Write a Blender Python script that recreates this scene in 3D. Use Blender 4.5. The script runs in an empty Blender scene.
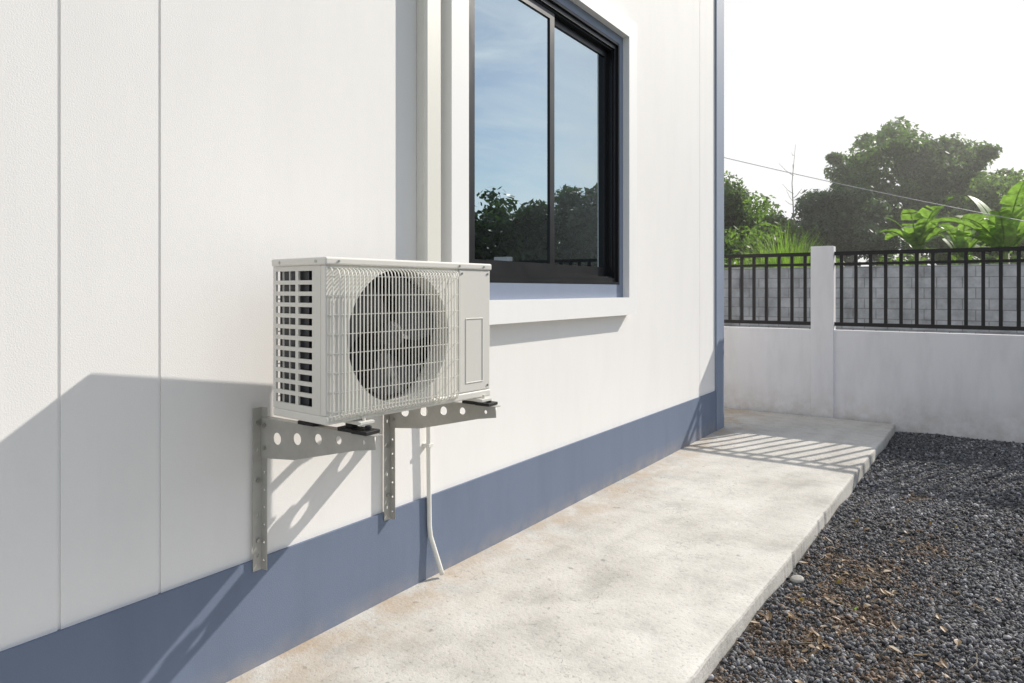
import bpy, bmesh, math, random
import numpy as np
from mathutils import Vector, Matrix
random.seed(7); rng=np.random.default_rng(7)
scene=bpy.context.scene
F=690.0; YAW=math.radians(33.9); CX,CH=2.4,1.56; HY=290
def place(px,py,dep):
    u=(px-512)/F
    return Vector((CX+dep*(math.cos(YAW)*u-math.sin(YAW)), dep*(math.cos(YAW)+math.sin(YAW)*u), CH+(HY-py)*dep/F))
# ---------------------------------------------------------------- materials
def newmat(name):
    m=bpy.data.materials.new(name); m.use_nodes=True
    nt=m.node_tree; b=nt.nodes['Principled BSDF']; return m,nt,b
def N(nt,t,**kw):
    n=nt.nodes.new(t)
    for k,v in kw.items():
        if k in n.inputs: n.inputs[k].default_value=v
        else: setattr(n,k,v)
    return n
def noise(nt,scale,detail=4,rough=.6,vec=None):
    n=N(nt,'ShaderNodeTexNoise'); n.inputs['Scale'].default_value=scale; n.inputs['Detail'].default_value=detail; n.inputs['Roughness'].default_value=rough
    if vec is not None: nt.links.new(vec,n.inputs['Vector'])
    return n
def pos(nt):
    return N(nt,'ShaderNodeNewGeometry').outputs['Position']
def scaled(nt,vec,s):
    m=N(nt,'ShaderNodeMapping'); nt.links.new(vec,m.inputs['Vector']); m.inputs['Scale'].default_value=s; return m.outputs['Vector']
def ramp(nt,fac,stops):
    r=N(nt,'ShaderNodeValToRGB'); nt.links.new(fac,r.inputs['Fac']); e=r.color_ramp.elements
    while len(e)>1: e.remove(e[-1])
    e[0].position=stops[0][0]; e[0].color=stops[0][1]
    for p,c in stops[1:]:
        x=e.new(p); x.color=c
    return r.outputs['Color']
def g(v): return (v,v,v,1)
def mix(nt,fac,a,b,mode='MIX'):
    m=N(nt,'ShaderNodeMix',data_type='RGBA',blend_type=mode)
    for sock,val in ((m.inputs[0],fac),(m.inputs[6],a),(m.inputs[7],b)):
        if hasattr(val,'links'): nt.links.new(val,sock)
        else: sock.default_value=val
    return m.outputs[2]
def mul(nt,a,b):
    m=N(nt,'ShaderNodeMath',operation='MULTIPLY')
    for i,v in enumerate((a,b)):
        if hasattr(v,'links'): nt.links.new(v,m.inputs[i])
        else: m.inputs[i].default_value=v
    return m.outputs[0]
def rng_axis(nt,p,ax,a,b_):
    s=N(nt,'ShaderNodeSeparateXYZ'); nt.links.new(p,s.inputs[0]); r=N(nt,'ShaderNodeMapRange'); nt.links.new(s.outputs[ax],r.inputs[0])
    r.inputs[1].default_value=a; r.inputs[2].default_value=b_; r.inputs[3].default_value=1; r.inputs[4].default_value=0; return r.outputs[0]
def bump(nt,b,h,strength,dist,prev=None):
    n=N(nt,'ShaderNodeBump'); n.inputs['Strength'].default_value=strength; n.inputs['Distance'].default_value=dist
    nt.links.new(h,n.inputs['Height'])
    if prev is not None: nt.links.new(prev,n.inputs['Normal'])
    nt.links.new(n.outputs['Normal'],b.inputs['Normal']); return n.outputs['Normal']
def plaster(name,c1,c2,rough=.75,bs=.35,streak=.12,dirt=0,dz=(-.05,.25),dcol=(.42,.37,.31,1)):
    m,nt,b=newmat(name); p=pos(nt)
    n1=noise(nt,1.1,4,.6,p); col=mix(nt,n1.outputs['Fac'],c1,c2)
    n2=noise(nt,1.0,4,.65,scaled(nt,p,(4,4,.9)))
    col=mix(nt,1.0,col,ramp(nt,n2.outputs['Fac'],[(.45,g(1)),(.8,g(1-streak))]),'MULTIPLY')
    if dirt:
        dn=noise(nt,7,5,.7,p); f=mul(nt,mul(nt,rng_axis(nt,p,'Z',*dz),ramp(nt,dn.outputs['Fac'],[(.35,g(.15)),(.65,g(1))])),dirt)
        col=mix(nt,f,col,dcol)
    nt.links.new(col,b.inputs['Base Color']); b.inputs['Roughness'].default_value=rough
    f=noise(nt,210,2,.6,p); bump(nt,b,f.outputs['Fac'],bs,.003)
    return m
M_white=plaster('white_stucco',(.83,.812,.79,1),(.79,.772,.755,1),.75,.26,.04)
M_trim=plaster('white_trim_paint',(.85,.84,.82,1),(.82,.81,.80,1),.6,.12,.03)
M_fencew=plaster('fence_plaster',(.80,.785,.80,1),(.70,.685,.70,1),.8,.25,.14,.6,(-.05,.4))
M_blue=plaster('blue_paint',(.150,.190,.270,1),(.128,.164,.240,1),.65,.3,.12,.6,(0.02,.15),(.33,.29,.26,1))
M_bluetrim=plaster('blue_trim_paint',(.22,.265,.35,1),(.20,.24,.325,1),.6,.12,.08)
def simple(name,c,rough=.5,metal=0,var=.08,scale=6,bs=0,bscale=80):
    m,nt,b=newmat(name); p=pos(nt); n=noise(nt,scale,3,.6,p)
    c=tuple(c)+(1,); d=tuple(x*(1-2*var) for x in c[:3])+(1,)
    nt.links.new(mix(nt,n.outputs['Fac'],c,d),b.inputs['Base Color'])
    r=ramp(nt,n.outputs['Fac'],[(0,g(max(rough-.08,0))),(1,g(min(rough+.12,1)))]); nt.links.new(r,b.inputs['Roughness'])
    b.inputs['Metallic'].default_value=metal
    if bs: bump(nt,b,noise(nt,bscale,2,.6,p).outputs['Fac'],bs,.003)
    return m
M_black=simple('black_aluminium',(.012,.012,.014),.32,.2)
M_fenceblk=simple('black_fence_paint',(.013,.011,.011),.6,0)
M_ac=simple('ac_cream_paint',(.75,.725,.665),.42,0,.04,4)
M_acp=simple('ac_plastic',(.70,.68,.625),.5,0,.04)
M_wire=simple('ac_grille_wire',(.82,.80,.73),.4,0,.03)
M_dark=simple('ac_dark_interior',(.02,.02,.022),.6)
M_fan=simple('ac_fan_blade',(.07,.07,.075),.45)
M_rub=simple('black_rubber',(.012,.012,.012),.6)
M_steel=simple('galvanised_steel',(.52,.505,.465),.5,.25,.16,14)
M_bolt=simple('zinc_bolt',(.55,.55,.53),.3,1,.1,30)
M_pvc=simple('white_pvc',(.76,.75,.70),.4,0,.05)
M_cap=simple('weathered_pvc',(.50,.48,.43),.7,0,.3,40)
M_duct=simple('duct_cream_plastic',(.74,.72,.655),.45,0,.04)
M_cable=simple('cable_rubber',(.40,.40,.41),.5)
M_pole=simple('concrete_pole',(.34,.33,.31),.8,0,.15)
M_coil,nt,b=newmat('coil_fins'); p=pos(nt)
w=N(nt,'ShaderNodeTexWave',wave_type='BANDS',bands_direction='X'); w.inputs['Scale'].default_value=90; nt.links.new(p,w.inputs['Vector'])
nt.links.new(ramp(nt,w.outputs['Fac'],[(0,g(.008)),(1,(.05,.055,.065,1))]),b.inputs['Base Color']); b.inputs['Roughness'].default_value=.45
# glass
M_glass,nt,b=newmat('tinted_window_glass')
tr=N(nt,'ShaderNodeBsdfTransparent'); tr.inputs['Color'].default_value=(.22,.27,.28,1)
gl=N(nt,'ShaderNodeBsdfGlossy'); gl.inputs['Color'].default_value=(.68,.80,.86,1); gl.inputs['Roughness'].default_value=0.0
nz=noise(nt,1.6,2,.4,pos(nt)); bn=N(nt,'ShaderNodeBump'); bn.inputs['Strength'].default_value=.04; bn.inputs['Distance'].default_value=.02
nt.links.new(nz.outputs['Fac'],bn.inputs['Height']); nt.links.new(bn.outputs['Normal'],gl.inputs['Normal'])
mx=N(nt,'ShaderNodeMixShader'); mx.inputs[0].default_value=.60
nt.links.new(tr.outputs[0],mx.inputs[1]); nt.links.new(gl.outputs[0],mx.inputs[2]); nt.links.new(mx.outputs[0],nt.nodes['Material Output'].inputs['Surface'])
M_curtain=simple('curtain_fabric',(.45,.44,.41),.9)
M_room=simple('room_interior',(.25,.24,.22),.9)
# concrete
M_conc,nt,b=newmat('concrete_path'); p=pos(nt)
a=noise(nt,1.1,6,.68,p); c=ramp(nt,a.outputs['Fac'],[(.32,(.40,.38,.345,1)),(.46,(.50,.48,.44,1)),(.66,(.59,.57,.53,1))])
a2=noise(nt,4.5,6,.7,p); c=mix(nt,1,c,ramp(nt,a2.outputs['Fac'],[(.3,g(.80)),(.5,g(1)),(.7,g(1.07))]),'MULTIPLY')
a3=noise(nt,60,3,.7,p); c=mix(nt,1,c,ramp(nt,a3.outputs['Fac'],[(.28,g(.62)),(.42,g(1)),(.7,g(1.05))]),'MULTIPLY')
a5=noise(nt,14,2,.6,p); c=mix(nt,1,c,ramp(nt,a5.outputs['Fac'],[(.24,g(.6)),(.31,g(1))]),'MULTIPLY')
a4=noise(nt,3.2,4,.7,p); c=mix(nt,mul(nt,rng_axis(nt,p,'X',0,.5),ramp(nt,a4.outputs['Fac'],[(.43,g(0)),(.63,g(.85))])),c,(.43,.33,.23,1))
vo=N(nt,'ShaderNodeTexVoronoi',feature='DISTANCE_TO_EDGE'); vo.inputs['Scale'].default_value=.55
dn=noise(nt,2.5,5,.7,p); av=N(nt,'ShaderNodeVectorMath',operation='ADD'); nt.links.new(p,av.inputs[0]); nt.links.new(dn.outputs['Color'],av.inputs[1]); nt.links.new(av.outputs[0],vo.inputs['Vector'])
ck=ramp(nt,vo.outputs['Distance'],[(0,g(.45)),(.004,g(1))])
ckm=noise(nt,1.3,2,.5,p); c2=mix(nt,1,c,ck,'MULTIPLY'); c=mix(nt,ramp(nt,ckm.outputs['Fac'],[(.45,g(0)),(.51,g(.8))]),c,c2)
nt.links.new(c,b.inputs['Base Color']); b.inputs['Roughness'].default_value=.85
pr=bump(nt,b,a3.outputs['Fac'],.5,.006); bump(nt,b,a2.outputs['Fac'],.4,.012,pr)
# gravel
M_stone,nt,b=newmat('crushed_stone'); at=N(nt,'ShaderNodeAttribute',attribute_name='Col')
n=noise(nt,220,1,.6,pos(nt)); nt.links.new(mix(nt,1,at.outputs['Color'],ramp(nt,n.outputs['Fac'],[(.3,g(.7)),(.7,g(1.25))]),'MULTIPLY'),b.inputs['Base Color']); b.inputs['Roughness'].default_value=.75
M_bed,nt,b=newmat('gravel_bed'); p=pos(nt); n=noise(nt,90,4,.7,p); n2=noise(nt,1.3,4,.6,p)
c=ramp(nt,n.outputs['Fac'],[(.35,g(.03)),(.65,(.14,.14,.145,1))]); c=mix(nt,ramp(nt,n2.outputs['Fac'],[(.48,g(0)),(.58,g(.8))]),c,(.10,.078,.058,1))
nt.links.new(c,b.inputs['Base Color']); b.inputs['Roughness'].default_value=.95; bump(nt,b,n.outputs['Fac'],1,.02)
M_ground,nt,b=newmat('ground_grass_soil'); p=pos(nt); n=noise(nt,.35,5,.7,p); n2=noise(nt,12,4,.7,p)
c=ramp(nt,n.outputs['Fac'],[(.35,(.10,.075,.05,1)),(.5,(.06,.085,.025,1)),(.7,(.09,.11,.035,1))]); c=mix(nt,1,c,ramp(nt,n2.outputs['Fac'],[(.3,g(.55)),(.7,g(1.2))]),'MULTIPLY')
nt.links.new(c,b.inputs['Base Color']); b.inputs['Roughness'].default_value=.95
M_block,nt,b=newmat('concrete_block'); tc=N(nt,'ShaderNodeTexCoord'); sp=N(nt,'ShaderNodeSeparateXYZ'); nt.links.new(tc.outputs['Object'],sp.inputs[0])
cb=N(nt,'ShaderNodeCombineXYZ'); nt.links.new(sp.outputs['X'],cb.inputs['X']); nt.links.new(sp.outputs['Z'],cb.inputs['Y'])
br=N(nt,'ShaderNodeTexBrick'); nt.links.new(cb.outputs[0],br.inputs['Vector']); br.inputs['Scale'].default_value=1; br.inputs['Brick Width'].default_value=.4; br.inputs['Row Height'].default_value=.2; br.inputs['Mortar Size'].default_value=.010
br.inputs['Color1'].default_value=(.48,.485,.51,1); br.inputs['Color2'].default_value=(.39,.395,.42,1); br.inputs['Mortar'].default_value=(.27,.27,.28,1)
n=noise(nt,2.2,5,.7,pos(nt)); nt.links.new(mix(nt,1,br.outputs['Color'],ramp(nt,n.outputs['Fac'],[(.3,g(.55)),(.6,g(1.1))]),'MULTIPLY'),b.inputs['Base Color']); b.inputs['Roughness'].default_value=.9
def leafmat(name,c1,c2,trans=.4,nscale=.8,boost=(1.4,1.7,.7,1)):
    m,nt,b=newmat(name); p=pos(nt); n=noise(nt,nscale,2,.6,p); n2=noise(nt,9,1,.5,p)
    c=mix(nt,ramp(nt,n.outputs['Fac'],[(.35,g(0)),(.65,g(1))]),tuple(c1)+(1,),tuple(c2)+(1,))
    c=mix(nt,1,c,ramp(nt,n2.outputs['Fac'],[(.3,g(.65)),(.7,g(1.3))]),'MULTIPLY')
    nt.links.new(c,b.inputs['Base Color']); b.inputs['Roughness'].default_value=.5
    t=N(nt,'ShaderNodeBsdfTranslucent'); c3=mix(nt,1,c,boost,'MULTIPLY'); nt.links.new(c3,t.inputs['Color'])
    mx=N(nt,'ShaderNodeMixShader'); mx.inputs[0].default_value=trans; nt.links.new(b.outputs[0],mx.inputs[1]); nt.links.new(t.outputs[0],mx.inputs[2])
    nt.links.new(mx.outputs[0],nt.nodes['Material Output'].inputs['Surface']); return m
M_leaf=leafmat('tree_leaves',(.075,.120,.040),(.110,.165,.055),.55)  # tree leaf colours made paler and greyer to stand in for distance haze
M_leafb=leafmat('light_green_leaves',(.12,.18,.055),(.17,.235,.075),.55)
M_leafd=leafmat('dark_leaves',(.040,.075,.035),(.065,.105,.048),.45)
M_leafr=leafmat('roadside_tree_leaves',(.026,.050,.022),(.048,.078,.030),.4)
M_banana=leafmat('banana_leaf',(.15,.235,.075),(.20,.30,.10),.5,2,(1.3,1.5,.6,1))
M_grass=leafmat('tall_grass_blades',(.18,.27,.07),(.24,.33,.09),.5,2)
M_dry=leafmat('dry_leaf',(.17,.10,.05),(.26,.18,.10),.2,5)
M_bark=simple('bark',(.12,.095,.07),.9,0,.3,12)
M_twig=simple('dry_twig',(.24,.20,.15),.8,0,.2,20)
# ---------------------------------------------------------------- helpers
def link(o,parent=None):
    scene.collection.objects.link(o)
    if parent: o.parent=parent
    return o
def empty(name):
    o=bpy.data.objects.new(name,None); o.empty_display_size=.2; return link(o)
def mesh_obj(name,verts,faces,mat,parent=None,smooth=False):
    me=bpy.data.meshes.new(name); me.from_pydata([tuple(v) for v in verts],[],faces); me.update()
    o=bpy.data.objects.new(name,me); me.materials.append(mat)
    if smooth: me.polygons.foreach_set('use_smooth',[True]*len(me.polygons))
    return link(o,parent)
def box(name,x0,x1,y0,y1,z0,z1,mat,parent=None,bev=0,seg=2):
    v=[(x,y,z) for x in(x0,x1) for y in(y0,y1) for z in(z0,z1)]
    f=[(0,1,3,2),(4,6,7,5),(0,4,5,1),(2,3,7,6),(0,2,6,4),(1,5,7,3)]
    o=mesh_obj(name,v,f,mat,parent)
    if bev:
        bm=bmesh.new(); bm.from_mesh(o.data); bmesh.ops.bevel(bm,geom=bm.edges[:],offset=bev,segments=seg,affect='EDGES',profile=.5); bm.to_mesh(o.data); bm.free()
    return o
class MB:
    def __init__(s): s.v=[]; s.f=[]
    def box(s,x0,x1,y0,y1,z0,z1):
        k=len(s.v); s.v+=[(x,y,z) for x in(x0,x1) for y in(y0,y1) for z in(z0,z1)]
        s.f+=[tuple(k+i for i in q) for q in [(0,1,3,2),(4,6,7,5),(0,4,5,1),(2,3,7,6),(0,2,6,4),(1,5,7,3)]]
    def tube(s,pts,r,n=6,caps=True):
        pts=[Vector(p) for p in pts]; rs=r if isinstance(r,(list,tuple)) else [r]*len(pts)
        k=len(s.v); up=None
        for i,p in enumerate(pts):
            t=(pts[min(i+1,len(pts)-1)]-pts[max(i-1,0)]).normalized()
            if up is None:
                up=Vector((0,0,1)) if abs(t.z)<.9 else Vector((1,0,0))
            a=t.cross(up)
            if a.length<1e-4: a=t.orthogonal()
            a.normalize(); bb=a.cross(t).normalized(); up=bb
            for j in range(n):
                th=2*math.pi*j/n; s.v.append(tuple(p+(a*math.cos(th)+bb*math.sin(th))*rs[i]))
        for i in range(len(pts)-1):
            for j in range(n):
                s.f.append((k+i*n+j,k+i*n+(j+1)%n,k+(i+1)*n+(j+1)%n,k+(i+1)*n+j))
        if caps:
            s.f.append(tuple(k+j for j in range(n))[::-1]); e=k+(len(pts)-1)*n; s.f.append(tuple(e+j for j in range(n)))
    def obj(s,name,mat,parent=None,smooth=False,bev=0):
        o=mesh_obj(name,s.v,s.f,mat,parent,smooth)
        if bev:
            bm=bmesh.new(); bm.from_mesh(o.data); bmesh.ops.bevel(bm,geom=bm.edges[:],offset=bev,segments=2,affect='EDGES',profile=.5); bm.to_mesh(o.data); bm.free()
        return o
def plate(name,outline,holes,thick,mat,parent,origin,axis):
    cu=bpy.data.curves.new(name,'CURVE'); cu.dimensions='2D'; cu.fill_mode='BOTH'; cu.extrude=thick/2
    def sp(pts):
        s=cu.splines.new('POLY'); s.points.add(len(pts)-1)
        for q,pt in zip(s.points,pts): q.co=(pt[0],pt[1],0,1)
        s.use_cyclic_u=True
    sp(outline)
    for (hx,hy,rx,ry) in holes:
        sp([(hx+rx*math.cos(a),hy+ry*math.sin(a)) for a in np.linspace(0,2*math.pi,20,endpoint=False)])
    t=bpy.data.objects.new('tmp',cu); scene.collection.objects.link(t); bpy.context.view_layer.update()
    me=bpy.data.meshes.new_from_object(t.evaluated_get(bpy.context.evaluated_depsgraph_get())); bpy.data.objects.remove(t)
    R=Matrix.Rotation(math.pi/2,4,'X')
    if axis=='X': R=Matrix.Rotation(math.pi/2,4,'Z')@R
    me.transform(Matrix.Translation(origin)@R); me.materials.clear(); me.materials.append(mat); me.name=name
    o=bpy.data.objects.new(name,me); return link(o,parent)
def fast_mesh(name,V,Fc,nper,mat,parent=None,col=None):
    me=bpy.data.meshes.new(name); me.vertices.add(len(V)); me.vertices.foreach_set('co',V.astype(np.float32).ravel())
    nf=len(Fc); me.loops.add(nf*nper); me.loops.foreach_set('vertex_index',Fc.astype(np.int32).ravel())
    me.polygons.add(nf); me.polygons.foreach_set('loop_start',np.arange(0,nf*nper,nper,dtype=np.int32))
    try: me.polygons.foreach_set('loop_total',np.full(nf,nper,dtype=np.int32))
    except Exception: pass
    me.update(calc_edges=True)
    if col is not None:
        at=me.color_attributes.new('Col','FLOAT_COLOR','POINT'); at.data.foreach_set('color',col.astype(np.float32).ravel())
    me.materials.append(mat); o=bpy.data.objects.new(name,me); return link(o,parent)

# ---------------------------------------------------------------- ground & path & gravel
GZ=-.095
bm=bmesh.new(); bmesh.ops.create_grid(bm,x_segments=40,y_segments=40,size=600)
me=bpy.data.meshes.new('ground'); bm.to_mesh(me); bm.free(); o=bpy.data.objects.new('ground',me); me.materials.append(M_ground); o.location.z=GZ-.04; link(o)
def edge_x(y): return 1.437+.027*max(y-2.2,-4) + .004*math.sin(y*1.7)+.0015*math.sin(y*9.3+1)
def slope_z(x,y): # path falls away from the house and along it
    return .062*max(0,min(1,(7.2-y)/6.2))*max(0,min(1,1-x/1.5))
bm=bmesh.new(); ys=np.linspace(-4,9.14,420); rows=[]
for y in ys:
    ex=edge_x(y); row=[bm.verts.new((x,y,slope_z(x,y)+.0015*math.sin(x*7+y*3))) for x in np.linspace(-4,0,4)[:-1]]
    row+=[bm.verts.new((x,y,slope_z(x,y)+.0015*math.sin(x*7+y*3))) for x in np.linspace(0,ex-.02,12)]
    j=.002*random.random()
    if random.random()<.03: j-=.007
    row.append(bm.verts.new((ex-.004+j,y,-.003-.003*random.random()))); row.append(bm.verts.new((ex+j,y,-.014-.006*random.random()))); row.append(bm.verts.new((ex+.006+j,y,GZ-.06)))
    rows.append(row)
for r0,r1 in zip(rows,rows[1:]):
    for i in range(len(r0)-1):
        f=bm.faces.new((r0[i],r0[i+1],r1[i+1],r1[i])); f.smooth=i<len(r0)-3
me=bpy.data.meshes.new('concrete_path'); bm.to_mesh(me); bm.free(); me.materials.append(M_conc); link(bpy.data.objects.new('concrete_path',me))
gravel=empty('gravel')
def gh(x,y): return GZ+.016*np.sin(x*2.3+y*1.1)*.6+.008*np.sin(y*3.1-x*1.7)+.007*np.sin(x*7.1)*np.sin(y*6.3)+.03*np.clip(x-1.6,0,1)
gx=np.linspace(1.42,9,120); gy=np.linspace(-4,9.15,180); X,Y=np.meshgrid(gx,gy); V=np.stack([X.ravel(),Y.ravel(),gh(X,Y).ravel()],1)
idx=np.arange(len(V)).reshape(X.shape); Fq=np.stack([idx[:-1,:-1],idx[:-1,1:],idx[1:,1:],idx[1:,:-1]],-1).reshape(-1,4)
fast_mesh('gravel_bed',V,Fq,4,M_bed,gravel)
t=(1+5**.5)/2
ico=np.array([(-1,t,0),(1,t,0),(-1,-t,0),(1,-t,0),(0,-1,t),(0,1,t),(0,-1,-t),(0,1,-t),(t,0,-1),(t,0,1),(-t,0,-1),(-t,0,1)])/math.sqrt(1+t*t)
icf=np.array([(0,11,5),(0,5,1),(0,1,7),(0,7,10),(0,10,11),(1,5,9),(5,11,4),(11,10,2),(10,7,6),(7,1,8),(3,9,4),(3,4,2),(3,2,6),(3,6,8),(3,8,9),(4,9,5),(2,4,11),(6,2,10),(8,6,7),(9,8,1)])
def randrot(n):
    q=rng.normal(size=(n,4)); q/=np.linalg.norm(q,axis=1)[:,None]; w,x,y,z=q.T
    return np.stack([1-2*(y*y+z*z),2*(x*y-z*w),2*(x*z+y*w),2*(x*y+z*w),1-2*(x*x+z*z),2*(y*z-x*w),2*(x*z-y*w),2*(y*z+x*w),1-2*(x*x+y*y)],1).reshape(n,3,3)
def patch(x,y):
    v=np.zeros_like(x)
    for (a,b,r) in [(1.86,4.45,.36),(1.85,3.85,.32),(1.62,3.4,.26),(2.2,3.2,.25),(2.15,5.1,.18),(1.62,2.8,.24),(2.0,6.3,.12)]:
        v=np.maximum(v,np.exp(-((x-a)**2+(y-b)**2*.8)/(r*r)))
    return np.clip(v*1.5-.15,0,1)*(.74+.4*np.sin(x*19+y*7)*np.sin(y*15))
def stones(n,x0,x1,y0,y1,s0,s1):
    x=rng.uniform(x0,x1,n); y=rng.uniform(y0,y1,n)
    ex=np.array([edge_x(q) for q in y]); k=x>ex+.018; x=x[k]; y=y[k]; n=len(x)
    s=rng.uniform(0,1,n)**2.4*(s1-s0)+s0; pt=patch(x,y); br=rng.uniform(0,1,n)<pt
    s[br]*=rng.uniform(.35,1.1,br.sum())
    sc=np.stack([s*rng.uniform(.8,1.4,n),s*rng.uniform(.7,1.1,n),s*rng.uniform(.4,.85,n)],1)
    P=ico[None]*(1+rng.uniform(-.3,.3,(n,12,1)))*sc[:,None,:]
    P=np.einsum('nij,nkj->nki',randrot(n),P)
    z=gh(x,y)+s*rng.uniform(-.2,.9,n)
    P+=np.stack([x,y,z],1)[:,None,:]
    c=rng.uniform(.045,.20,n); c=np.where(rng.uniform(0,1,n)<.09,rng.uniform(.26,.46,n),c)
    c=c*(.88+.25*np.sin(x*2.1+1)*np.sin(y*1.7))
    wm=rng.uniform(-.02,.10,n)
    col=np.stack([c*(.97+wm),c*(.985+wm*.5),c*1.05,np.ones(n)],1)
    bc=rng.uniform(.45,1.7,n); col[br]=np.stack([.155*bc[br],.110*bc[br],.077*bc[br],np.ones(br.sum())],1)
    return P.reshape(-1,3),(icf[None]+np.arange(n)[:,None,None]*12).reshape(-1,3),np.repeat(col,12,axis=0)
A=[stones(50000,1.45,2.95,1.9,5.2,.004,.0155),stones(26000,1.45,3.3,5.2,9.1,.006,.017),stones(9000,2.9,6,0,9.1,.01,.02),stones(6000,1.4,2.9,-2,1.9,.008,.018)]
off=0; Vs=[];Fs=[];Cs=[]
for v,f,c in A: Vs.append(v);Fs.append(f+off);Cs.append(c); off+=len(v)
fast_mesh('stones',np.concatenate(Vs),np.concatenate(Fs),3,M_stone,gravel,np.concatenate(Cs))
def leaflet(mb,c,L,W,yaw,pitch,curl=.3):
    d=Vector((math.cos(yaw)*math.cos(pitch),math.sin(yaw)*math.cos(pitch),math.sin(pitch))); s=Vector((-math.sin(yaw),math.cos(yaw),0))
    k=len(mb.v); n=5
    for i in range(n):
        t=i/(n-1); w=W*math.sin(math.pi*min(max(t,.04),.97))**.8; p=Vector(c)+d*(L*t)+Vector((0,0,-curl*L*t*t))
        mb.v+= [tuple(p-s*w+Vector((0,0,w*.3))),tuple(p),tuple(p+s*w+Vector((0,0,w*.3)))]
    for i in range(n-1):
        a=k+i*3; mb.f+=[(a,a+1,a+4,a+3),(a+1,a+2,a+5,a+4)]
lit=MB(); weed=MB(); tw=MB()
for i in range(170):
    x=random.uniform(1.5,2.6); y=random.uniform(2.4,6)
    if i<120: x=random.gauss(1.85,.2); y=random.gauss(3.9,.7)
    if x<edge_x(y)+.03: continue
    leaflet(lit,(x,y,gh(x,y)+.015+random.random()*.01),random.uniform(.02,.065),random.uniform(.006,.017),random.uniform(0,6.28),random.uniform(-.2,.5),random.uniform(-.5,.6))
for i in range(4):
    x=random.gauss(1.85,.22); y=random.gauss(3.7,.7)
    if x<edge_x(y)+.03: continue
    for j in range(random.randint(3,5)):
        leaflet(weed,(x,y,gh(x,y)+.006),random.uniform(.012,.025),random.uniform(.003,.005),random.uniform(0,6.28),random.uniform(.3,1.2),.3)
for i in range(42):
    x=random.uniform(1.55,2.6); y=random.uniform(2.4,5.5)
    a=random.uniform(0,3.14); L=random.uniform(.04,.24); z=float(gh(x,y))+.022
    tw.tube([(x,y,z),(x+L*.5*math.cos(a),y+L*.5*math.sin(a),z+.008),(x+L*math.cos(a+.2),y+L*math.sin(a+.2),z-.004)],[.003,.0022,.0012],5)
lit.obj('fallen_leaves',M_dry); weed.obj('ground_weeds',M_grass); tw.obj('dry_twigs',M_twig,None,True)
cap=MB(); cpos=Vector((1.565,4.12,GZ+.028)); prof=[(.0,.010),(.022,.010),(.030,.008),(.036,.003),(.036,-.010),(.028,-.010)]
n=28
for r,z in prof:
    for j in range(n):
        a=2*math.pi*j/n; cap.v.append((cpos.x+r*math.cos(a),cpos.y+r*math.sin(a)-z*.3,cpos.z+z+r*math.cos(a)*.1+r*math.sin(a)*.2))
for i in range(len(prof)-1):
    for j in range(n): cap.f.append((i*n+j,i*n+(j+1)%n,(i+1)*n+(j+1)%n,(i+1)*n+j))
cap.obj('pipe_end_cap',M_cap,None,True)

# ---------------------------------------------------------------- house
house=empty('house')
HT=6.3; EY=7.87
WY0,WY1,WZ0,WZ1=3.02,5.14,1.50,3.60
def wp(y0,y1,z0,z1): box('wall_panel',-.2,0,y0,y1,z0,z1,M_white,house)
wp(-7,1.005,-.1,HT); 
wp(1.015,1.328,-.1,HT); wp(1.338,WY0,-.1,HT)
wp(WY0,WY1,-.1,WZ0); wp(WY0,WY1,WZ1,HT); wp(WY1,7.095,-.1,HT); wp(7.105,7.6,-.1,HT)
for y in (1.005,1.328,7.095): box('wall_joint',-.18,-.006,y,y+.010,-.1,HT,M_trim,house)
box('back_wall',-9,-8.8,-7,EY,-.1,HT,M_white,house); box('end_wall',-8.8,-.2,EY-.2,EY-.001,-.1,HT,M_white,house); box('near_end_wall',-8.8,-.2,-7,-6.8,-.1,HT,M_white,house)
box('roof_slab',-9.1,.03,-7.1,EY+.03,HT+.001,HT+.15,M_trim,house)
box('corner_pilaster',-.2,.022,7.60,EY,-.1,HT-.001,M_bluetrim,house)
v=[];
for x in (-.1,.014):
    for y,zt in ((-7,.57),(1.0,.487),(7.2,.443),(EY+.012,.443)): v+=[(x,y,-.1),(x,y,zt)]
f=[]
for i in range(3):
    a=2*i; f+=[(a,a+1,a+3,a+2),(8+a,8+a+2,8+a+3,8+a+1),(a+1,8+a+1,8+a+3,a+3)]
f+=[(0,8,9,1),(6,7,15,14)]
mesh_obj('blue_skirting',v,f,M_blue,house)
R=.085
def ring(name,y0,y1,z0,z1,w,xa,xb,mat,wt=None,wb=None,bev=0):
    wt=w if wt is None else wt; wb=w if wb is None else wb
    mb=MB(); mb.box(xa,xb,y0,y0+w,z0,z1); mb.box(xa,xb,y1-w,y1,z0,z1); mb.box(xa,xb,y0+w,y1-w,z1-wt,z1); mb.box(xa,xb,y0+w,y1-w,z0,z0+wb); return mb.obj(name,mat,house,False,bev)
ring('window_surround',2.87,5.29,1.36,3.75,.15,-.002,R,M_trim,.15,.14)
ring('window_reveal',3.018,5.142,1.498,3.602,.07,-.12,.030,M_bluetrim,.07,.105)
fy0,fy1,fz0,fz1=3.09,5.07,1.605,3.53
ring('window_frame',fy0,fy1,fz0,fz1,.05,-.13,.012,M_black,.05,.05)
ring('window_frame_track',fy0+.05,fy1-.05,fz0+.05,fz1-.05,.012,-.12,-.005,M_black)
ring('window_frame_lip',fy0-.0,fy1+.0,fz0,fz1,.018,.012,.03,M_black)
my=4.08
def sash(y0,y1,x):
    a=fz0+.055; c=fz1-.055
    ring('window_sash',y0,y1,a,c,.06,x-.028,x,M_black,.06,.08)
    box('window_glass',x-.017,x-.011,y0+.05,y1-.05,a+.06,c-.05,M_glass,house)
sash(fy0+.052,my+.035,-.012); sash(my-.035,fy1-.052,-.047)
mb=MB(); k=0
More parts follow.
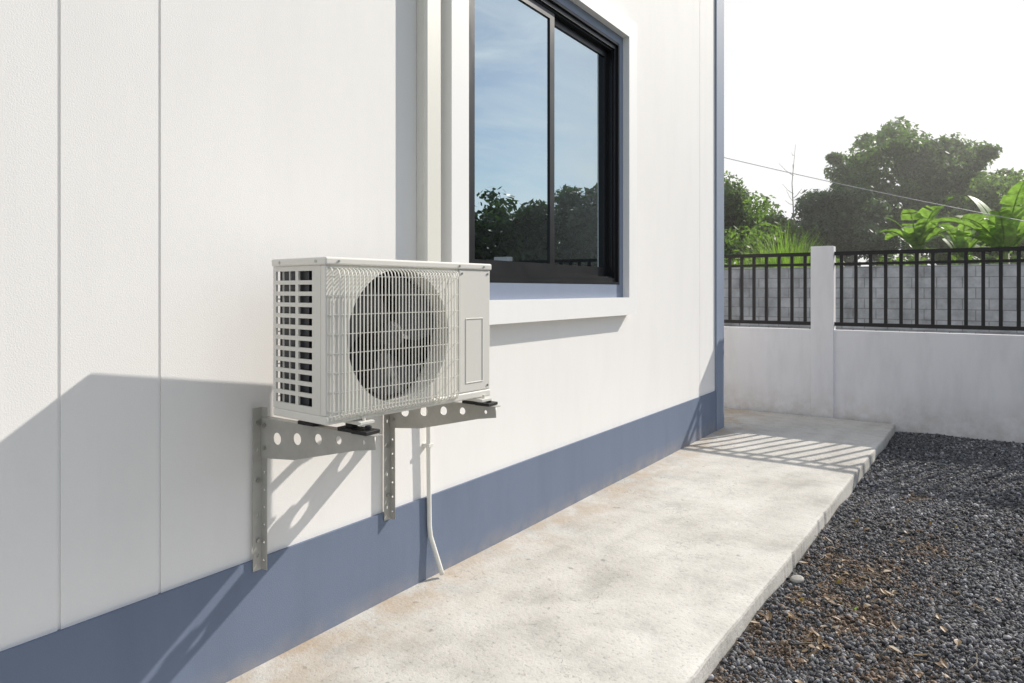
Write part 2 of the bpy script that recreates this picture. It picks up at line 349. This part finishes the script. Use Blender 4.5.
for (a,b_) in ((3.1,3.35),(4.15,5.06)):
    ys=np.arange(a,b_,.012); k=len(mb.v)
    for y in ys:
        x=-.26+.035*math.sin(y*55)+.01*math.sin(y*23); mb.v+=[(x,y,1.55),(x,y,3.58)]
    for i in range(len(ys)-1): mb.f.append((k+2*i,k+2*i+2,k+2*i+3,k+2*i+1))
mb.obj('curtain',M_curtain,house,True)
mb=MB(); mb.box(-3.2,-3.1,2,6.5,0.2,4); mb.box(-3.1,-.21,2,2.1,.2,4); mb.box(-3.1,-.21,6.4,6.5,.2,4); mb.box(-3.1,-.21,2.1,6.4,.2,.3); mb.box(-3.1,-.21,2.1,6.4,3.9,4); mb.obj('room_shell',M_room,house)

duct=empty('pipe_cover_duct')
box('duct_base',0.001,.055,2.685,2.795,1.30,HT-.1,M_duct,duct,.004)
box('duct_lid',0.04,.072,2.68,2.80,1.301,HT-.1,M_duct,duct,.010)
mb=MB(); mb.tube([(.035,2.74,1.12),(.03,2.745,.9),(.028,2.75,.6),(.028,2.755,.33),(.030,2.762,.27),(.045,2.785,.18),(.058,2.81,.09),(.062,2.818,.06)],.0125,12)
dp=mb.obj('drain_pipe',M_pvc,None,True)
mb=MB(); mb.box(.0,.045,2.733,2.768,.74,.758)
mb.obj('pipe_clip',M_pvc,dp,False,.002)

# ---------------------------------------------------------------- brackets
def bracket(y,top=1.045):
    root=empty('wall_bracket'); tip=.655
    plate('upright_wall_leaf',[(-.042,.44),(0,.44),(0,1.09),(-.042,1.09)],[(-.021,z,.005,.009) for z in (.50,.66,.92)],.003,M_steel,root,(.0175,y,0),'X')
    plate('upright_side_leaf',[(.016,.44),(.050,.44),(.050,1.09),(.016,1.09)],[(.034,z,.005,.005) for z in np.arange(.48,.86,.07)],.003,M_steel,root,(0,y,0),'Y')
    yy=y-.004
    plate('arm_web',[(.02,.885),(.02,top),(tip,top),(tip,1.0),(.56,.985),(.22,.905)],
        [(.12,.975,.024,.024),(.24,.988,.023,.023),(.36,1.002,.020,.020),(.47,1.012,.016,.016),(.60,1.02,.008,.008)],.003,M_steel,root,(0,yy,0),'Y')
    mb=MB(); mb.box(.018,tip,yy-.0015,yy+.036,top,top+.003); mb.obj('arm_flange',M_steel,root)
    mb=MB()
    for (x,z) in ((.045,.93),(.045,1.02)): mb.tube([(x,yy-.009,z),(x,yy+.01,z)],.0085,6)
    for z in (.56,.80,1.03): mb.tube([(.015,y-.021,z),(.028,y-.021,z)],.009,6)
    mb.obj('bolts',M_bolt,root)
    mb=MB()
    for x in (.30,.52):
        mb.box(x-.045,x+.045,yy-.012,yy+.045,top+.0035,top+.018)
        mb.tube([(x,yy+.016,top+.018),(x,yy+.016,top+.034)],.022,14)
    mb.obj('rubber_pads',M_rub,root,False,.002)
    mb=MB(); x=.585; mb.box(x-.03,x+.045,yy-.02,yy+.05,top+.0035,top+.017); mb.tube([(x+.02,yy+.016,top+.015),(x+.02,yy+.016,top+.032)],.012,10); mb.obj('end_clamp',M_rub,root,False,.002)
    return root
bracket(1.742); bracket(2.475)

# ---------------------------------------------------------------- air conditioner
ac=empty('air_conditioner_outdoor_unit')
X0,X1,Y0,Y1,Z0,Z1=.24,.56,1.60,2.465,1.096,1.674
box('top_lid',X0-.004,X1+.006,Y0-.005,Y1+.005,Z1-.028,Z1,M_ac,ac,.007,3)
box('base_pan',X0,X1+.002,Y0,Y1,Z0,Z0+.03,M_ac,ac,.006,3)
YS=2.262
box('front_service_panel',X1-.02,X1,YS+.003,Y1-.001,Z0+.0305,Z1-.0285,M_ac,ac,.006,3)
mb=MB(); 
ly0,ly1,lz0,lz1=2.305,2.415,1.165,1.44
for q in ((ly0,ly1,lz0,lz0+.004),(ly0,ly1,lz1-.004,lz1),(ly0,ly0+.004,lz0+.004,lz1-.004),(ly1-.004,ly1,lz0+.004,lz1-.004)): mb.box(X1-.002,X1+.0025,*q)
mb.obj('panel_emboss',M_ac,ac,False,.001)
cy,cz,rad=1.950,1.385,.254
n=72; mb=MB(); fy_0,fy_1,fz_0,fz_1=Y0+.012,YS,Z0+.0305,Z1-.0285
def rectpt(a):
    dy,dz=math.cos(a),math.sin(a); t=1e9
    if dy>1e-9: t=min(t,(fy_1-cy)/dy)
    if dy<-1e-9: t=min(t,(fy_0-cy)/dy)
    if dz>1e-9: t=min(t,(fz_1-cz)/dz)
    if dz<-1e-9: t=min(t,(fz_0-cz)/dz)
    return (cy+dy*t,cz+dz*t)
angs=list(np.linspace(0,2*math.pi,n,endpoint=False))
for yy_ in (fy_0,fy_1):
    for zz in (fz_0,fz_1): angs.append(math.atan2(zz-cz,yy_-cy)%(2*math.pi))
angs=sorted(angs); n=len(angs)
prof=[(None,X1-.004),(rad+.003,X1-.004),(rad+.0015,X1-.0035),(rad,X1-.008),(rad-.003,X1-.02),(rad-.003,X1-.10)]
for r,x in prof:
    for a in angs:
        if r is None: yz=rectpt(a)
        else: yz=(cy+r*math.cos(a),cz+r*math.sin(a))
        mb.v.append((x,yz[0],yz[1]))
for i in range(len(prof)-1):
    for j in range(n): mb.f.append((i*n+j,i*n+(j+1)%n,(i+1)*n+(j+1)%n,(i+1)*n+j))
so=mb.obj('front_shroud',M_ac,ac)
for p_ in so.data.polygons[2*n:]: p_.use_smooth=True
box('near_corner_post',X1-.03,X1-.002,Y0+.001,Y0+.013,Z0+.0305,Z1-.0285,M_ac,ac,.003)
box('far_side_panel',X0,X1-.021,Y1-.006,Y1-.001,Z0+.0305,Z1-.0285,M_ac,ac)
box('interior_divider',X0+.03,X1-.025,YS,YS+.004,Z0+.0305,Z1-.0285,M_dark,ac)
box('rear_coil',X0+.012,X0+.04,Y0+.035,YS,Z0+.031,Z1-.029,M_coil,ac)
box('side_coil',X0+.02,X1-.12,Y0+.018,Y0+.034,Z0+.031,Z1-.029,M_coil,ac)
box('side_inner_dark',X1-.119,X1-.022,Y0+.03,Y0+.034,Z0+.031,Z1-.029,M_dark,ac)
mb=MB()
for z in np.arange(Z0+.07,Z1-.05,.06): mb.tube([(X0+.003,Y0+.01,z),(X0+.003,Y1-.05,z)],.002,5)
for y in np.arange(Y0+.05,Y1-.04,.12): mb.tube([(X0+.001,y,Z0+.04),(X0+.001,y,Z1-.04)],.002,5)
mb.obj('rear_guard',M_wire,ac)
mb=MB(); za,zb=Z0+.0305,Z1-.0285; sy0,sy1=Y0+.002,Y0+.010
bars=[(X0,X0+.018),(X0+.140,X0+.158),(X0+.240,X1-.031)]
for a,b_ in bars: mb.box(a,b_,sy0,sy1,za,zb)
rows_=12; zs=np.linspace(za+.024,zb-.018,rows_+1)
for (a,b_) in ((bars[0][1],bars[1][0]),(bars[1][1],bars[2][0])):
    mb.box(a,b_,sy0,sy1,za,zs[0]); mb.box(a,b_,sy0,sy1,zs[-1],zb)
    for i in range(1,rows_):
        mb.box(a,b_,sy0-.0,sy1,zs[i]-.0085,zs[i]+.0065)
mb.obj('side_louvre_panel',M_acp,ac)
mb=MB()
for xx in (X0+.06,X0+.10): mb.box(xx,xx+.003,sy0+.001,sy1-.001,zs[0],zs[-1])
mb.obj('side_louvre_ribs',M_acp,ac)
gy0,gy1,gz0,gz1=1.614,2.250,Z0+.016,Z1-.036; bulge=.034
mb=MB()
def gx_(y):
    e=min(y-gy0,gy1-y); return X1+.004+bulge*min(1,(e/.03))**.5 if e>0 else X1+.004
nw=38
for i in range(nw+1):
    y=gy0+.004+(gy1-gy0-.008)*i/nw; bx=gx_(y)
    mb.tube([(X1-.002,y,gz0),(X1+.5*(bx-X1),y,gz0+.003),(bx-.006,y,gz0+.012),(bx,y,gz0+.03),(bx,y,gz1-.03),(bx-.006,y,gz1-.012),(X1+.5*(bx-X1),y,gz1-.003),(X1-.002,y,gz1)],.0024,5,False)
for z in list(np.linspace(gz0+.03,gz1-.03,8)):
    pts=[(X1-.002,gy0,z),(X1+.016,gy0+.002,z),(X1+bulge-.008,gy0+.012,z),(X1+bulge-.001,gy0+.03,z)]
    pts+= [(X1+bulge-.001,gy1-.03,z),(X1+bulge-.008,gy1-.012,z),(X1+.016,gy1-.002,z),(X1-.002,gy1,z)]
    mb.tube(pts,.0017,6,False)
mb.obj('fan_grille',M_wire,ac,True)
mb=MB()
for (y,z) in ((Y1-.02,Z0+.05),(Y1-.02,Z1-.045),(YS+.02,Z1-.045)): mb.tube([(X1-.004,y,z),(X1+.003,y,z)],.005,10)
for x in (X0+.05,X1-.05): mb.tube([(x,Y0-.008,Z1-.014),(x,Y0,Z1-.014)],.005,8)
for y in (Y0+.05,YS,Y1-.05): mb.tube([(X1,y,Z1-.014),(X1+.009,y,Z1-.014)],.0045,8)
mb.obj('screws',M_bolt,ac,False)
mb=MB(); fx=X1-.07; n=28
hub=[(0,.03),(.03,.028),(.05,.018),(.055,0),(.055,-.05)]; 
for r,dx in hub:
    for j in range(n):
        a=2*math.pi*j/n; mb.v.append((fx+dx,cy+r*math.cos(a),cz+r*math.sin(a)))
for i in range(len(hub)-1):
    for j in range(n): mb.f.append((i*n+j,i*n+(j+1)%n,(i+1)*n+(j+1)%n,(i+1)*n+j))
for bl in range(3):
    k=len(mb.v); NR,NA=9,9
    for i in range(NR):
        r=.05+.18*i/(NR-1)
        for j in range(NA):
            s=j/(NA-1); wdt=1.0+.55*i/(NR-1); a=bl*2*math.pi/3+.25+(s-.5)*wdt+.55*(i/(NR-1))**1.3
            mb.v.append((fx+.015-.05*(s)*(1-.2*i/(NR-1))+.008*math.sin(s*3.14),cy+r*math.cos(a),cz+r*math.sin(a)))
    for i in range(NR-1):
        for j in range(NA-1): mb.f.append((k+i*NA+j,k+i*NA+j+1,k+(i+1)*NA+j+1,k+(i+1)*NA+j))
mb.obj('fan_blades',M_fan,ac,True)
mb=MB(); mb.box(X0+.06,X0+.075,cy-.06,cy-.045,Z0+.04,Z1-.035); mb.box(X0+.06,X0+.075,cy+.045,cy+.06,Z0+.04,Z1-.035); mb.tube([(X0+.075,cy,cz),(fx-.04,cy,cz)],.045,20); mb.obj('fan_motor_mount',M_fan,ac)
mb=MB()
for y in (1.75,2.40):
    mb.box(X0-.02,X1+.035,y-.03,y+.035,Z0-.014,Z0-.002)
    mb.tube([(X1+.018,y,Z0-.016),(X1+.018,y,Z0+.014)],.007,6)
mb.obj('mounting_feet',M_acp,ac,False,.002)
mb=MB(); mb.tube([(.18,Y1+.02,1.25),(.12,2.56,1.22),(.06,2.66,1.25),(.03,2.70,1.33)],.02,10); mb.tube([(.28,Y1-.02,1.25),(.18,Y1+.02,1.25)],.02,10)
mb.obj('refrigerant_pipes',M_acp,ac,True)
pv=Vector((.56,1.62,0)); ac.matrix_world=Matrix.Translation(pv)@Matrix.Rotation(math.radians(-4.8),4,'Z')@Matrix.Translation(-pv)

# ---------------------------------------------------------------- boundary fence
fence=empty('boundary_fence'); FY=9.2
box('fence_wall',-8,9,FY,FY+.11,-.2,1.07,M_fencew,fence,.004)
pill=[-5.4,-2.25,.83,3.95,7.1]
for x in pill:
    box('fence_pillar',x-.13,x+.13,FY-.022,FY+.135,-.2,2.10,M_fencew,fence,.006)
for a,b_ in zip(pill,pill[1:]):
    x0,x1=a+.13,b_-.13; mb=MB(); ym=FY+.055
    mb.box(x0,x1,ym-.025,ym+.025,1.985,2.03); mb.box(x0,x1,ym-.019,ym+.019,1.862,1.895); mb.box(x0,x1,ym-.022,ym+.022,1.12,1.165)
    nb=int((x1-x0)/.155); 
    for i in range(nb):
        x=x0+(i+.5)*(x1-x0)/nb
        mb.box(x-.018,x+.018,ym-.018,ym+.018,1.166,1.861); mb.box(x-.018,x+.018,ym-.018,ym+.018,1.896,1.984)
    mb.obj('fence_railing',M_fenceblk,fence)
bw=empty('concrete_block_wall')
box('block_courses',-22,22,15,15.15,-.3,2.02,M_block,bw,.006)
for x in np.arange(-20.5,22,6.2): box('block_wall_post',x-.1,x+.1,14.97,15.2,-.3,2.04,M_block,bw,.006)

# ---------------------------------------------------------------- vegetation
def leaves(centers,radii,per,size,flat=.75):
    C=np.repeat(centers,per,axis=0); Rr=np.repeat(radii,per)[:,None]; n=len(C)
    d=rng.normal(size=(n,3)); d/=np.linalg.norm(d,axis=1)[:,None]; rr=rng.uniform(.25,1.12,(n,1))**.6
    P=C+d*rr*Rr*np.array([1,1,flat])
    nrm=d*.6+rng.normal(size=(n,3))*.6+np.array([0,0,.5]); nrm/=np.linalg.norm(nrm,axis=1)[:,None]
    a=np.cross(nrm,rng.normal(size=(n,3))); a/=np.linalg.norm(a,axis=1)[:,None]; bb=np.cross(nrm,a)
    s=(size*rng.uniform(.6,1.4,n))[:,None]
    return np.stack([P-a*s,P+bb*s*.45,P+a*s,P-bb*s*.45],1).reshape(-1,3)
def crown_tree(name,base,crown_c,crown_r,nclump,per,size,mat,clr=(.5,1.0),seed=1,trunk_r=.2,nl=9):
    rs=np.random.default_rng(seed); base=np.array(base,float); cc=np.array(crown_c,float); cr=np.array(crown_r,float)
    d=rs.normal(size=(nclump,3)); d/=np.linalg.norm(d,axis=1)[:,None]; rr=rs.uniform(.3,1,(nclump,1))**.5
    lump=1+.20*np.sin(d[:,0:1]*4+seed)+.14*np.sin(d[:,2:3]*6+seed*2)
    C=cc+d*rr*cr*lump; C[:,2]=np.maximum(C[:,2],cc[2]-cr[2]*.85)
    rad=rs.uniform(clr[0],clr[1],nclump)
    root=empty(name); mb=MB()
    top=cc+np.array([0,0,cr[2]*.2]); mid=base*.5+top*.5+np.array([.2,.1,0])
    mb.tube([base,base*.7+mid*.3,mid,top],[trunk_r*1.2,trunk_r,trunk_r*.75,trunk_r*.3],9)
    for i in rs.choice(nclump,min(nl*3,nclump),replace=False):
        q=rs.uniform(0,.8); s=mid*(1-q)+top*q; e=C[i]; m=(s+e)/2+np.array([0,0,.25])
        mb.tube([s,m,e],[trunk_r*.35,trunk_r*.2,trunk_r*.06],6)
    mb.obj('trunk_and_limbs',M_bark,root,True)
    V=leaves(C,rad,per,size)
    fast_mesh('foliage',V,np.arange(len(V)).reshape(-1,4),4,mat,root)
    return root
def T_(name,px,ptop,pbot,wpx,dep,mat,seed,nclump=60,per=500,size=.11,clr=(.5,1)):
    c=place(px,(ptop+pbot)/2,dep); rz=(pbot-ptop)/2*dep/F; rx=wpx/2*dep/F; m=clr[1]*.75
    crown_tree(name,(c.x,c.y,-.2),(c.x,c.y,c.z),(max(rx-m,.4),max(rx-m,.4),max(rz-m*.8,.3)),nclump,per,size,mat,clr,seed)
T_('tree',905,112,262,186,30,M_leaf,3,130,300,.12,(.35,.9))
T_('tree',838,176,275,115,27,M_leafd,5,60,280,.10,(.35,.85))
T_('tree',730,172,280,70,24,M_leaf,9,50,280,.09,(.3,.7))
T_('tree',770,200,285,85,25,M_leaf,21,45,280,.09,(.3,.7))
T_('tree',1050,145,275,125,25,M_leafb,12,60,320,.10,(.35,.75))
T_('tree',965,190,285,120,27,M_leafb,17,50,290,.10,(.35,.8))
T2=[(20,24.5,7.4,2.6),(17,28.5,6.4,2.6),(14,32,7.0,2.8),(23,20,6.6,2.8),(11.5,37,7.0,2.6)]
for i,(x,y,h,r) in enumerate(T2):
    crown_tree('tree',(x,y,-.2),(x,y,h*.62),(r-.5,r-.5,h*.34),45,130,.22,M_leafr,(.6,1.1),30+i)
def belt(pts,hmin,hmax,step,seed):
    rs=np.random.default_rng(seed); C=[];R_=[]
    for (a,b_) in zip(pts,pts[1:]):
        a=np.array(a,float);b2=np.array(b_,float); L=np.linalg.norm(b2-a)
        for s in np.arange(0,L,step):
            p=a+(b2-a)*s/L+rs.normal(size=2)*.8; h=rs.uniform(hmin,hmax)*(1+.15*math.sin(s*.5+seed)); r=rs.uniform(.7,1.3)
            for z in np.arange(.5,h,.9):
                C.append((p[0]+rs.normal()*.5,p[1]+rs.normal()*.5,z)); R_.append(r*(1-.3*z/h))
    return np.array(C),np.array(R_)
c1,r1=belt([(-16,40),(8,42)],3.2,4.6,1.0,2)
c2,r2=belt([(30,10),(24,21),(18,30),(11,40)],3.8,5.0,.9,5)
V=leaves(np.concatenate([c1,c2]),np.concatenate([r1,r2]),90,.23)
fast_mesh('distant_trees',V,np.arange(len(V)).reshape(-1,4),4,M_leafr)
c3,r3=belt([tuple(place(712,0,20).xy),tuple(place(775,0,21).xy)],2.8,3.9,.6,8)
c4,r4=belt([tuple(place(800,0,21).xy),tuple(place(1060,0,21).xy)],2.2,3.0,.7,8)
V=leaves(np.concatenate([c3,c4]),np.concatenate([r3,r4])*.7,150,.09)
fast_mesh('shrubs',V,np.arange(len(V)).reshape(-1,4),4,M_leafb)
stemM=simple('banana_stem',(.16,.20,.07),.6)
def banana(px,dep,ztop,seed,nl=9,L0=1.5):
    rs=random.Random(seed); root=empty('banana_plant'); b0=place(px,HY,dep); b0.z=-.1; h=ztop-L0*.8
    mb=MB(); mb.tube([b0,b0+Vector((.03,0,h*.5)),b0+Vector((.05,0,h))],[.16,.13,.07],12); mb.obj('pseudostem',stemM,root,True)
    lf=MB(); rib=MB()
    for i in range(nl):
        yaw=i*2.4+rs.uniform(-.3,.3)+seed; L=L0*rs.uniform(.85,1.2); el=rs.uniform(.65,1.35); W=L*.155
        p=b0+Vector((.05,0,h-.1)); d=Vector((math.cos(yaw)*math.cos(el),math.sin(yaw)*math.cos(el),math.sin(el)))
        n=26; pts=[]; dirn=d.copy()
        for k in range(n+1):
            pts.append(p.copy()); p=p+dirn*(L/n); dirn=(dirn+Vector((0,0,-.028-.06*k/n))).normalized()
        rib.tube(pts,[.022*(1-.8*k/n) for k in range(n+1)],5)
        tear=0; ph=Vector((-math.sin(yaw),math.cos(yaw),0))
        for k in range(3,n):
            if rs.random()<.22: tear=rs.uniform(-.3,.5)
            if rs.random()<.04: continue
            t0=(k-3)/(n-3); t1=(k+1-3)/(n-3); w0=W*math.sin(math.pi*min(.06+t0*.94,.97))**.5; w1=W*math.sin(math.pi*min(.06+t1*.94,.985))**.5
            a,b_=pts[k],pts[k+1]; tt=(b_-a).normalized(); up=ph.cross(tt).normalized()
            if up.z<0: up=-up
            for sg in (-1,1):
                q=len(lf.v); ux=up*(.3-tear)
                lf.v+=[tuple(a),tuple(b_),tuple(b_+(ph*sg+ux)*w1+tt*.03),tuple(a+(ph*sg+ux)*w0+tt*.03)]; lf.f.append((q,q+1,q+2,q+3))
    lf.obj('leaves',M_banana,root); rib.obj('leaf_ribs',M_banana,root,True)
banana(915,18,3.85,4,10,1.4); banana(1003,15.8,3.8,8,12,1.6); banana(960,19,3.6,15,9,1.3)
gr=MB(); c=place(786,HY,18.5)
for i in range(1100):
    a=random.uniform(0,6.28); r=random.random()**.7*.75; bx=c.x+r*math.cos(a); by=c.y+r*math.sin(a); h=random.uniform(2.6,4.4)*(1-.25*r); ln=random.uniform(.2,1.0); a2=a+random.uniform(-.8,.8)
    k=len(gr.v); w=.014; sd=Vector((-math.sin(a2),math.cos(a2),0))
    for j in range(6):
        t=j/5; p=Vector((bx+math.cos(a2)*ln*t**2.2,by+math.sin(a2)*ln*t**2.2,h*(t-.18*t**4)-.1)); ww=w*(1.1-t)
        gr.v+=[tuple(p-sd*ww),tuple(p+sd*ww)]
    for j in range(5): gr.f.append((k+2*j,k+2*j+1,k+2*j+3,k+2*j+2))
gr.obj('tall_grass',M_grass)
tb=MB(); b0=place(792,HY,25); b0.z=-.1
topz=place(792,142,25).z
tb.tube([b0,b0+Vector((.1,0,topz*.5)),b0+Vector((0,0,topz*.8)),b0+Vector((.12,0,topz))],[.04,.03,.014,.005],6)
for i in range(9):
    z=topz*random.uniform(.68,.95); a=random.uniform(0,6.28); L=random.uniform(.2,.5); s=b0+Vector((.05,0,z)); e=s+Vector((math.cos(a)*L,math.sin(a)*L,L*random.uniform(.5,1.2)))
    tb.tube([s,(s+e)/2+Vector((0,0,-.05)),e],[.010,.007,.004],4)
tb.obj('bare_sapling',M_twig,None,True)
pole_p=place(1130,HY,30); po=empty('utility_pole')
mb=MB(); mb.tube([(pole_p.x,pole_p.y,-.2),(pole_p.x,pole_p.y,7.5)],[.15,.10],12); mb.obj('pole_shaft',M_pole,po,True)
mb=MB(); mb.box(pole_p.x-.8,pole_p.x+.8,pole_p.y-.05,pole_p.y+.05,6.7,6.8); mb.obj('crossarm',M_pole,po)
pc=MB()
A_=place(660,142,15.3); B_=place(1130,240,14.6); 
pc.tube([A_.lerp(B_,t)+Vector((0,0,-.1*4*t*(1-t))) for t in np.linspace(0,1,24)],.008,5)
pc.obj('power_cable',M_cable,None,True)
pp=empty('utility_pole'); mb=MB(); mb.tube([(A_.x,A_.y,-.2),(A_.x,A_.y,7.0)],[.15,.10],12); mb.obj('pole_shaft',M_pole,pp,True)
pp=empty('utility_pole'); mb=MB(); mb.tube([(B_.x,B_.y,-.2),(B_.x,B_.y,B_.z+.4)],[.08,.07],12); mb.obj('pole_shaft',M_pole,pp,True)
# thin scattering volume added to wash out the trees behind the fence like haze
M_haze=bpy.data.materials.new('added_haze'); M_haze.use_nodes=True; nt=M_haze.node_tree; nt.nodes.clear()
vs=N(nt,'ShaderNodeVolumeScatter'); vs.inputs['Density'].default_value=.0055; vs.inputs['Anisotropy'].default_value=.55; vs.inputs['Color'].default_value=(1,.99,.97,1)
om=N(nt,'ShaderNodeOutputMaterial'); nt.links.new(vs.outputs[0],om.inputs['Volume'])
box('background_haze',-30,10.5,15.6,50,-.12,9.8,M_haze)

# ---------------------------------------------------------------- light
k_,m_=2.2,1.62
S=Vector((1,k_,m_)).normalized()
ld=bpy.data.lights.new('sun','SUN'); ld.energy=4.9; ld.angle=math.radians(.6); ld.color=(1,.94,.85)
lo=bpy.data.objects.new('sun',ld); lo.rotation_euler=S.to_track_quat('Z','Y').to_euler(); lo.location=(5,5,12); link(lo)
w=bpy.data.worlds.new('World'); scene.world=w; w.use_nodes=True; nt=w.node_tree; bg=nt.nodes['Background']
sky=N(nt,'ShaderNodeTexSky',sky_type='NISHITA'); sky.sun_disc=False; sky.sun_elevation=math.asin(S.z); sky.sun_rotation=math.atan2(S.x,S.y); sky.air_density=1.0; sky.dust_density=.5; sky.ozone_density=1.2
tc=N(nt,'ShaderNodeTexCoord'); dv=tc.outputs['Generated']
cn=noise(nt,4.5,5,.62,scaled(nt,dv,(1,1,2.6))); cn.inputs['Distortion'].default_value=.5
cl=ramp(nt,cn.outputs['Fac'],[(.40,g(0)),(.64,g(.85))])
dt=N(nt,'ShaderNodeVectorMath',operation='DOT_PRODUCT'); nt.links.new(dv,dt.inputs[0])
Hd=Vector((-.10,1,.22)).normalized(); dt.inputs[1].default_value=Hd
hz=ramp(nt,dt.outputs['Value'],[(.80,g(0)),(.93,g(.95))])
c=mix(nt,cl,sky.outputs['Color'],(10.9,11.1,11.4,1))
c=mix(nt,hz,c,(8.5,8.48,8.4,1))
nt.links.new(c,bg.inputs['Color']); bg.inputs['Strength'].default_value=.118
# ---------------------------------------------------------------- camera
cd=bpy.data.cameras.new('camera'); cd.sensor_width=36; cd.lens=F/1024*36; cd.shift_y=-(341.5-HY)/1024; cd.clip_start=.05; cd.clip_end=2000
co=bpy.data.objects.new('camera',cd); co.location=(CX,0,CH); co.rotation_euler=(math.pi/2,0,YAW); link(co); scene.camera=co
scene.view_settings.view_transform='Standard'; scene.view_settings.look='None'; scene.view_settings.exposure=0
